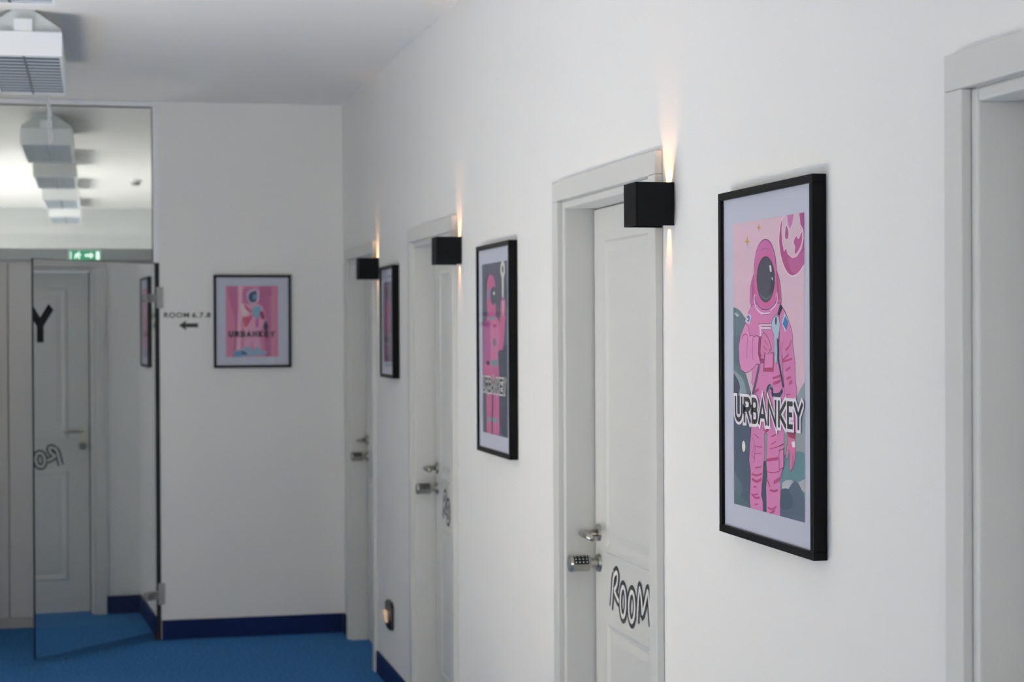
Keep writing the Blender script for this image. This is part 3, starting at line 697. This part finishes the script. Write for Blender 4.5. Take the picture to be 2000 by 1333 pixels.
A.stroke(f('d', [(680, 215), (738, 182)]), OUT, .0014)
A.build('print', p1, org1)
# lettering
A = Art(lambda u, v, d: (pl1 - 0.0024 - d, u, v), step=0.00002, clip=(U0, U1, V0, V1))
cells = [('U', 136, 262), ('R', 282, 400), ('B', 412, 515), ('A', 520, 655), ('N', 670, 815), ('K', 842, 975), ('E', 990, 1082), ('Y', 1100, 1248)]
cc = []
for ch, a, b in cells:
    ua = f('c', [(a, 900)])[0][0]; ub = f('c', [(b, 900)])[0][0]; cc.append((ch, ua, ub))
vt = (f('c', [(145, 708)])[0][1] + f('c', [(1240, 795)])[0][1])/2; vb = (f('c', [(300, 1150)])[0][1] + f('c', [(1175, 1240)])[0][1])/2
letters(A, cc, vb, vt, 0.0096, (44, 42, 46), (238, 230, 238), 0.0062)
A.build('lettering', p1, org1)['label'] = 'black URBANKEY lettering with white outline'

# ---- dark print between the middle doors
p2, org2, pl2 = picture('framed_print', 'x', W, 5.775, 6.300, 1.266, 1.992, FD, 'framed print of a pink astronaut raising a key on dark ground')
f = T(pl2-0.001, {'e': (920, 490, 90/631., 190/1333.), 'f': (920, 670, 90/571., 210/1333.), 'p': (0, 0, 1, 1)})
q = f('p', [(940.7, 519), (989.5, 507.5), (991.5, 854.5), (943.6, 846)])
U1 = (q[0][0]+q[3][0])/2; U0 = U1 - 0.395; V1 = (q[0][1]+q[1][1])/2; V0 = (q[2][1]+q[3][1])/2
A = Art(lambda u, v, d: (pl2 - 0.0003 - d, u, v), step=0.00002, clip=(U0, U1, V0, V1))
A.poly([(U0, V0), (U1, V0), (U1, V1), (U0, V1)], (82, 84, 104))
A.poly(f('f', [(340, 90), (470, 0), (470, 1200), (380, 1160), (345, 900), (350, 400)]), (46, 52, 78))
A.poly(f('f', [(130, 620), (200, 620), (200, 1130), (140, 1130)]), (76, 86, 96))
PB = (200, 92, 146); PBl = (208, 112, 160)
A.poly(f('e', [(205, 370), (235, 340), (225, 430), (200, 700), (190, 560)]), (36, 34, 52))
A.poly(mix(('e', [(240, 345), (268, 325), (305, 355), (326, 450), (328, 500), (335, 740), (335, 900), (380, 960), (400, 1010), (460, 1040), (450, 1200)]), ('f', [(405, 0), (390, 85), (355, 90), (330, 110), (335, 230), (345, 410)]),
           ('f', [(345, 900), (345, 1160), (195, 1140), (190, 900), (185, 400), (150, 400), (150, 0)]), ('e', [(165, 1000), (210, 950), (225, 860), (213, 700), (213, 450)])), PB)
A.poly(mix(('e', [(170, 980), (250, 960), (265, 1333)]), ('f', [(240, 60), (225, 240), (160, 260), (150, 60)])), (172, 84, 146))
A.poly(mix(('e', [(268, 960), (330, 940), (385, 1080), (380, 1333)]), ('f', [(330, 0), (330, 210), (245, 210), (240, 0)])), PBl)
A.poly(f('e', [(215, 520), (250, 540), (258, 640), (215, 660)]), (160, 124, 168), True)
A.ellipse(f('e', [(305, 617)])[0], abs(f('e', [(305, 617)])[0][0]-f('e', [(352, 617)])[0][0]), abs(f('e', [(305, 617)])[0][1]-f('e', [(305, 742)])[0][1]), (78, 82, 96))
A.poly(f('e', [(299, 565), (322, 560), (325, 605), (300, 605)]), (224, 224, 232))
A.poly(f('e', [(240, 910), (330, 905), (330, 945), (245, 945)]), (104, 160, 160))
A.ellipse(f('e', [(323, 1030)])[0], .028, .006, (150, 40, 92)); A.ellipse(f('e', [(318, 1255)])[0], .028, .014, (108, 120, 132))
A.poly(f('f', [(245, 215), (332, 215), (332, 285), (248, 285)]), (112, 156, 160)); A.ellipse(f('f', [(210, 250)])[0], .028, .008, (34, 32, 48))
A.poly(f('f', [(255, 640), (275, 640), (268, 1150), (255, 1150)]), (112, 52, 88))
A.poly(f('f', [(205, 920), (255, 925), (255, 975), (205, 970)]), (116, 150, 156)); A.poly(f('f', [(265, 930), (325, 935), (325, 995), (268, 985)]), (120, 160, 160))
# raised arm and key
A.poly(f('e', [(405, 700), (440, 635), (470, 700), (470, 900), (455, 1040), (400, 1040), (400, 850)]), (206, 88, 142))
kc = f('e', [(432, 255)])[0]; krx = abs(f('e', [(432, 255)])[0][0]-f('e', [(464, 255)])[0][0]); kry = 0.029
A.poly([(kc[0]+krx*math.cos(t), kc[1]+kry*math.sin(t)) for t in [2*math.pi*i/32 for i in range(32)]], (216, 218, 206))
A.ellipse(kc, krx*.42, kry*.42, (96, 98, 112))
A.poly(f('e', [(420, 350), (446, 350), (444, 640), (424, 640)]), (216, 218, 206)); A.poly(f('e', [(426, 690), (446, 690), (446, 900), (428, 890)]), (206, 196, 196))
A.build('print', p2, org2)
A = Art(lambda u, v, d: (pl2 - 0.0028 - d, u, v), step=0.00002, clip=(U0, U1, V0, V1))
vt = f('f', [(160, 420)])[0][1]; vb = f('f', [(160, 605)])[0][1]; ua = U1 - 0.012; ww = (U1-U0-0.024)/8
letters(A, [(ch, ua-ww*i-0.003, ua-ww*(i+1)+0.003) for i, ch in enumerate(LET)], vb, vt, 0.0095, (36, 36, 40), (220, 220, 216), 0.0050)
A.build('lettering', p2, org2)['label'] = 'black URBANKEY lettering with white outline'

# ---- small print by the farthest door
p3, org3, pl3 = picture('framed_print', 'x', W, 8.135, 8.510, 1.473, 1.995, FD+0.004, 'small framed print seen edge on beside the farthest wall lamp')
f = T(pl3-0.001, {'h': (730, 500, 70/373., 250/1333.)})
U0, U1 = 8.135+0.055, 8.510-0.075; V0, V1 = 1.473+0.075, 1.995-0.075
A = Art(lambda u, v, d: (pl3 - 0.0003 - d, u, v), step=0.00006, clip=(U0, U1, V0, V1))
A.poly([(U0, V0), (U1, V0), (U1, V1), (U0, V1)], (120, 112, 128))
um = (U0+U1)/2; vm = (V0+V1)/2
A.poly([(um-.05, V0), (um-.06, vm), (um-.07, vm+.06), (um-.03, vm+.10), (um-.03, V1-.03), (um, V1-.015), (um+.03, V1-.03), (um+.03, vm+.10), (um+.07, vm+.06), (um+.06, vm), (um+.05, V0)], (178, 96, 140), True)
A.ellipse((um, V1-.055), .022, .028, (60, 62, 80))
A.poly([(um-.012, V0), (um+.012, V0), (um+.004, vm-.06), (um-.004, vm-.06)], (110, 104, 120))
A.poly([(U0, V0), (U1, V0), (U1, V0+.03), (U0, V0+.045)], (120, 84, 112))
A.build('print', p3, org3)
A = Art(lambda u, v, d: (pl3 - 0.0018 - d, u, v), step=0.00002, clip=(U0, U1, V0, V1))
ww = (U1-U0-.02)/8
letters(A, [(ch, U1-.01-ww*i-.002, U1-.01-ww*(i+1)+.002) for i, ch in enumerate(LET)], V0+.085, V0+.125, 0.007, (36, 36, 40), (190, 186, 192), 0.003)
A.build('lettering', p3, org3)['label'] = 'black URBANKEY lettering'

# ---- small pink print on the end wall
p4, org4, pl4 = picture('framed_print', 'y', YF, 0.641, 1.066, 1.490, 2.004, 0.026, 'small framed pink astronaut print on the end wall', border=0.014)
f = T(pl4-0.001, {'g': (400, 520, 190/1151., 220/1333.)}, 'y')
q = f('g', [(245, 235), (865, 235), (872, 1072), (252, 1078)])
U0, U1 = (q[0][0]+q[3][0])/2, (q[1][0]+q[2][0])/2; V1 = (q[0][1]+q[1][1])/2; V0 = (q[2][1]+q[3][1])/2
A = Art(lambda u, v, d: (u, pl4 - 0.0003 - d, v), step=0.00005, clip=(U0, U1, V0, V1))
A.poly([(U0, V0), (U1, V0), (U1, V1), (U0, V1)], (212, 134, 166))
A.poly(f('g', [(270, 235), (400, 235), (395, 480), (410, 1075), (330, 1075), (360, 700), (300, 420)]), (196, 112, 152), True)
A.poly(f('g', [(395, 235), (450, 235), (430, 600), (420, 1075), (375, 1075), (395, 500)]), (232, 178, 198), True)
A.poly(f('g', [(650, 235), (790, 235), (790, 1075), (720, 1075), (700, 800), (740, 640), (690, 480), (640, 440)]), (186, 104, 146))
A.poly(f('g', [(445, 300), (480, 260), (560, 260), (600, 300), (560, 460), (500, 440), (450, 420)]), (196, 120, 160), True)
A.poly(f('g', [(500, 330), (540, 285), (600, 275), (640, 310), (635, 400), (600, 440), (540, 440), (505, 400)]), (216, 196, 214), True)
A.poly(f('g', [(520, 340), (550, 305), (612, 298), (615, 400), (585, 430), (540, 425), (516, 385)]), (62, 82, 110), True)
A.poly(f('g', [(570, 350), (612, 325), (605, 390), (575, 395)]), (116, 158, 182))
A.poly(f('g', [(430, 450), (520, 450), (640, 460), (690, 520), (700, 640), (660, 740), (640, 800), (660, 980), (580, 980), (560, 860), (540, 980), (470, 980), (480, 800), (440, 680), (420, 520)]), (222, 164, 190), True)
A.poly(f('g', [(425, 460), (500, 470), (520, 560), (450, 600)]), (226, 204, 206), True)
A.poly(f('g', [(470, 450), (540, 520), (600, 540), (590, 570), (520, 540), (470, 490)]), (198, 92, 124), True)
A.poly(f('g', [(450, 600), (520, 600), (570, 570), (540, 650), (490, 720), (455, 690)]), (206, 92, 122), True)
A.poly(f('g', [(560, 500), (660, 480), (655, 600), (580, 600)]), (130, 178, 200), True)
A.poly(f('g', [(650, 540), (690, 540), (710, 620), (690, 635), (655, 600)]), (170, 56, 102), True)
A.poly(f('g', [(700, 690), (725, 650), (742, 690), (740, 750), (700, 755)]), (52, 66, 92), True)
A.poly(f('g', [(600, 620), (640, 610), (640, 720), (600, 730)]), (196, 112, 170))
A.poly(f('g', [(345, 1010), (420, 990), (520, 950), (560, 1000), (620, 950), (660, 1000), (730, 1010), (700, 1050), (520, 1065), (360, 1070)]), (142, 176, 200), True)
A.poly(f('g', [(350, 1020), (440, 1000), (500, 1040), (440, 1075), (360, 1075)]), (104, 152, 186), True); A.poly(f('g', [(430, 1020), (460, 1005), (500, 1045), (460, 1050)]), (62, 84, 122), True)
A.build('print', p4, org4)
A = Art(lambda u, v, d: (u, pl4 - 0.0026 - d, v), step=0.00002, clip=(U0, U1, V0, V1))
ua = f('g', [(275, 800)])[0][0]; ub = f('g', [(835, 800)])[0][0]; ww = (ub-ua)/8
letters(A, [(ch, ua+ww*i+.003, ua+ww*(i+1)-.003) for i, ch in enumerate(LET)], f('g', [(500, 842)])[0][1], f('g', [(500, 768)])[0][1], 0.0085, (38, 40, 48))
A.build('lettering', p4, org4)['label'] = 'black URBANKEY lettering'

# ================================================================== WALL LAMPS (black cubes shining up and down)
def sconce(loc, label, up, down):
    s = thing('wall_lamp', loc, label, 'wall lamp', 'black cube wall lamps beside the doors')
    t = 0.004; d = 0.100; w = 0.100; hh = 0.104
    bm = bmesh.new()
    bm_box(bm, -d, -d+t, 0, w, 0, hh); bm_box(bm, -d+t, -0.003, 0, t, 0, hh); bm_box(bm, -d+t, -0.003, w-t, w, 0, hh)
    link('shade', bm, M_SCONCE, s, 0.0008)
    # flaps leave a slot next to the wall
    box('flap', (-d+t, -0.040, t, w-t, 0.006, 0.010), M_SCONCE, s); box('flap', (-d+t, -0.048, t, w-t, hh-0.010, hh-0.006), M_SCONCE, s)
    box('back_plate', (-0.006, -0.0005, 0.012, w-0.012, 0.008, hh-0.008), M_WHITE, s)
    box('lamp_module', (-0.075, -0.006, 0.02, w-0.02, 0.040, 0.062), M_WHITE, s)
    e1 = box('lamp_face', (-0.032, -0.018, 0.042, 0.058, 0.0625, 0.064), M_WARM, s); e2 = box('lamp_face', (-0.030, -0.020, 0.044, 0.056, 0.038, 0.0395), M_WARM, s)
    for nm, x, z, tl, dz, ang, pw, bl in (('lamp_light_up', -0.030, 0.066, 0.32, 1, 58, up, 0.7), ('lamp_light_down', -0.018, 0.036, 0.25, -1, 30, down, 0.6)):
        l = bpy.data.lights.new(nm, 'SPOT'); l.energy = pw; l.color = (1.0, 0.47, 0.20); l.spot_size = math.radians(ang); l.spot_blend = bl; l.shadow_soft_size = 0.006
        o = bpy.data.objects.new(nm, l); COL.objects.link(o); o.parent = s; o.location = (x, w/2, z)
        o.rotation_euler = Vector((tl, 0, dz)).to_track_quat('-Z', 'Y').to_euler()
    return s
for yy, lb in ((4.118, 'nearest and largest black cube wall lamp, beside the ROOM lettered door'), (6.688, 'middle black cube wall lamp, just left of the dark astronaut print'), (8.724, 'farthest black cube wall lamp, beside the corner door')):
    sconce((W, yy, 1.945), lb, 2.6, 2.2)

# ================================================================== LOW WALL LIGHT between the far doors
nl = thing('low_wall_light', (W, 8.43, 0.275), 'black rounded low wall light glowing warm above the baseboard', 'wall light')
bm = bmesh.new(); prof = []
for k in range(28):
    a = 2*math.pi*k/28; cx = 0.030 if math.cos(a) > 0 else -0.030; cz = 0.048 if math.sin(a) > 0 else -0.048
    prof.append(((cx*0.55 + 0.028*math.cos(a))*2.1, cz*0.75 + 0.030*math.sin(a)))
fr = [bm.verts.new((-0.014, p[0], 0.07+p[1])) for p in prof]; bk = [bm.verts.new((-0.0005, p[0]*1.06, 0.07+p[1]*1.04)) for p in prof]
bm.faces.new(fr); bm.faces.new(bk[::-1])
for i in range(28): bm.faces.new((fr[i], bk[i], bk[(i+1) % 28], fr[(i+1) % 28]))
pt_ = link('plate', bm, M_DARK, nl)
bm = bmesh.new()
vs = [bm.verts.new(p) for p in ((-0.0145, 0.020, 0.085), (-0.0145, 0.080, 0.085), (-0.0145, 0.080, 0.030), (-0.0145, 0.020, 0.030), (-0.030, 0.024, 0.080), (-0.030, 0.076, 0.080), (-0.019, 0.078, 0.030), (-0.019, 0.022, 0.030))]
for ff in ((0, 1, 5, 4), (4, 5, 6, 7), (0, 4, 7, 3), (1, 2, 6, 5), (3, 7, 6, 2)): bm.faces.new([vs[i] for i in ff])
link('light_hood', bm, emit_mat('warm_diffuser', (0.93, 0.80, 0.64), 0.4), nl)

# ================================================================== CEILING LUMINAIRES
LXC = -0.262; LH = 0.147; LB = 2.77
def luminaire(y0, y1, label):
    L = y1-y0; s = thing('ceiling_luminaire', (LXC, y0, LB), label, 'ceiling light', 'louvred ceiling luminaires in a row')
    box('end_plate', (-LH, LH, 0, 0.012, 0, 0.096), M_WHITE, s, 0.002); box('end_plate', (-LH, LH, L-0.012, L, 0, 0.096), M_WHITE, s, 0.002)
    box('side_panel', (-LH, -LH+0.012, 0.012, L-0.012, 0, 0.096), M_WHITE, s); box('side_panel', (LH-0.012, LH, 0.012, L-0.012, 0, 0.096), M_WHITE, s)
    box('top_panel', (-LH+0.012, LH-0.012, 0.012, L-0.012, 0.080, 0.096), M_LOUVRE, s)
    box('divider', (-0.004, 0.004, 0.012, L-0.012, 0.002, 0.045), M_LOUVRE, s)
    n = 13
    for i in range(n):
        yy = 0.012 + (L-0.024)*(i+0.5)/n
        for a, b in ((-LH+0.013, -0.0045), (0.0045, LH-0.013)):
            bm = bmesh.new(); bm_box(bm, a, b, yy-0.0012, yy+0.0012, 0.0075, 0.040); bm_box(bm, a, b, yy-0.005, yy+0.005, 0.002, 0.007)
            ob = link('louvre_blade', bm, [M_LOUVRE, M_GLINT], s)
            for k, p_ in enumerate(ob.data.polygons): p_.material_index = 1 if k >= 6 else 0
    for xx in (-0.07, 0.07):
        bm = bmesh.new(); bm_cyl(bm, (xx, 0.03, 0.062), (xx, L-0.03, 0.062), 0.013, 0.013, 14); link('tube', bm, mat('unlit_tube', (0.80, 0.82, 0.84), 0.35), s, smooth=False)
    # roof shaped upper body against the ceiling
    zt = CEIL - LB - 0.001
    bm = bmesh.new(); pr = [(-LH+0.006, 0.0965), (LH-0.006, 0.0965), (LH-0.006, 0.112), (0.04, zt), (-0.04, zt), (-LH+0.006, 0.112)]
    A_ = [bm.verts.new((x, 0.02, z)) for x, z in pr]; B_ = [bm.verts.new((x, L-0.02, z)) for x, z in pr]
    bm.faces.new(A_); bm.faces.new(B_[::-1])
    for i in range(6): bm.faces.new((A_[i], A_[(i+1) % 6], B_[(i+1) % 6], B_[i]))
    link('upper_body', bm, mat('grey_enamel', (0.78, 0.80, 0.80), 0.45), s)
    box('cable_box', (-0.035, 0.035, -0.004, 0.0198, 0.097, 0.145), M_WHITE, s, 0.003)
    return s
for y0, y1, lb in ((4.93, 6.11, 'nearest louvred ceiling luminaire, cut by the top edge'), (7.25, 8.44, 'white louvred ceiling luminaire hanging in front of the glass transom'),
                   (10.70, 11.86, 'first louvred luminaire behind the glass transom'), (12.93, 14.0, 'second louvred luminaire behind the glass transom'),
                   (15.2, 16.3, 'third louvred luminaire behind the glass transom'), (17.45, 18.55, 'last louvred luminaire, by the distant hall wall')):
    luminaire(y0, y1, lb)
# clear twisted cords hanging from the luminaire
def cord(name, top, bottom, label):
    t_, b_ = Vector(top), Vector(bottom); bm = bmesh.new()
    for ph in (0, math.pi):
        pts = []
        for i in range(41):
            k = i/40; p = t_.lerp(b_, k); a = ph + k*14
            pts.append(p + Vector((0.0055*math.cos(a), 0.0055*math.sin(a), 0)) - t_)
        bm_tube(bm, pts, 0.0045, 6)
    bm_cyl(bm, b_-t_+Vector((0, 0, 0.004)), b_-t_-Vector((0, 0, 0.012)), 0.008, 0.006, 12)
    o = link(name, bm, M_PLAST, None, smooth=True); o.location = t_
    return tag(o, label, 'cord')
cord('hanging_cord', (LXC+0.062, 8.452, 2.79), (LXC+0.077, 8.452, 2.558), 'clear twisted cord hanging in front of the glass transom')
sd = thing('smoke_detector', (0.344, 15.33, CEIL), 'small round detector on the hall ceiling behind the transom', 'detector')
bm = bmesh.new(); bm_cyl(bm, (0, 0, -0.0005), (0, 0, -0.018), 0.052, 0.05, 28); link('base', bm, M_WHITE, sd)
bm = bmesh.new(); bm_cyl(bm, (0, 0, -0.018), (0, 0, -0.045), 0.042, 0.030, 28); link('sensor_head', bm, mat('grey_detector', (0.55, 0.55, 0.55), 0.5), sd)

# sunlight only ever falls on the floors and window openings: listing them as its receivers keeps the sampling clean
sun_col = bpy.data.collections.new('sunlit_surfaces')
for n_ in ('floor', 'floor_hall', 'bounce_runner', 'wall_left', 'wall_hall_left', 'added_low_window', 'window_4', 'baseboard_left'):
    if n_ in bpy.data.objects: sun_col.objects.link(bpy.data.objects[n_])
so_.light_linking.receiver_collection = sun_col
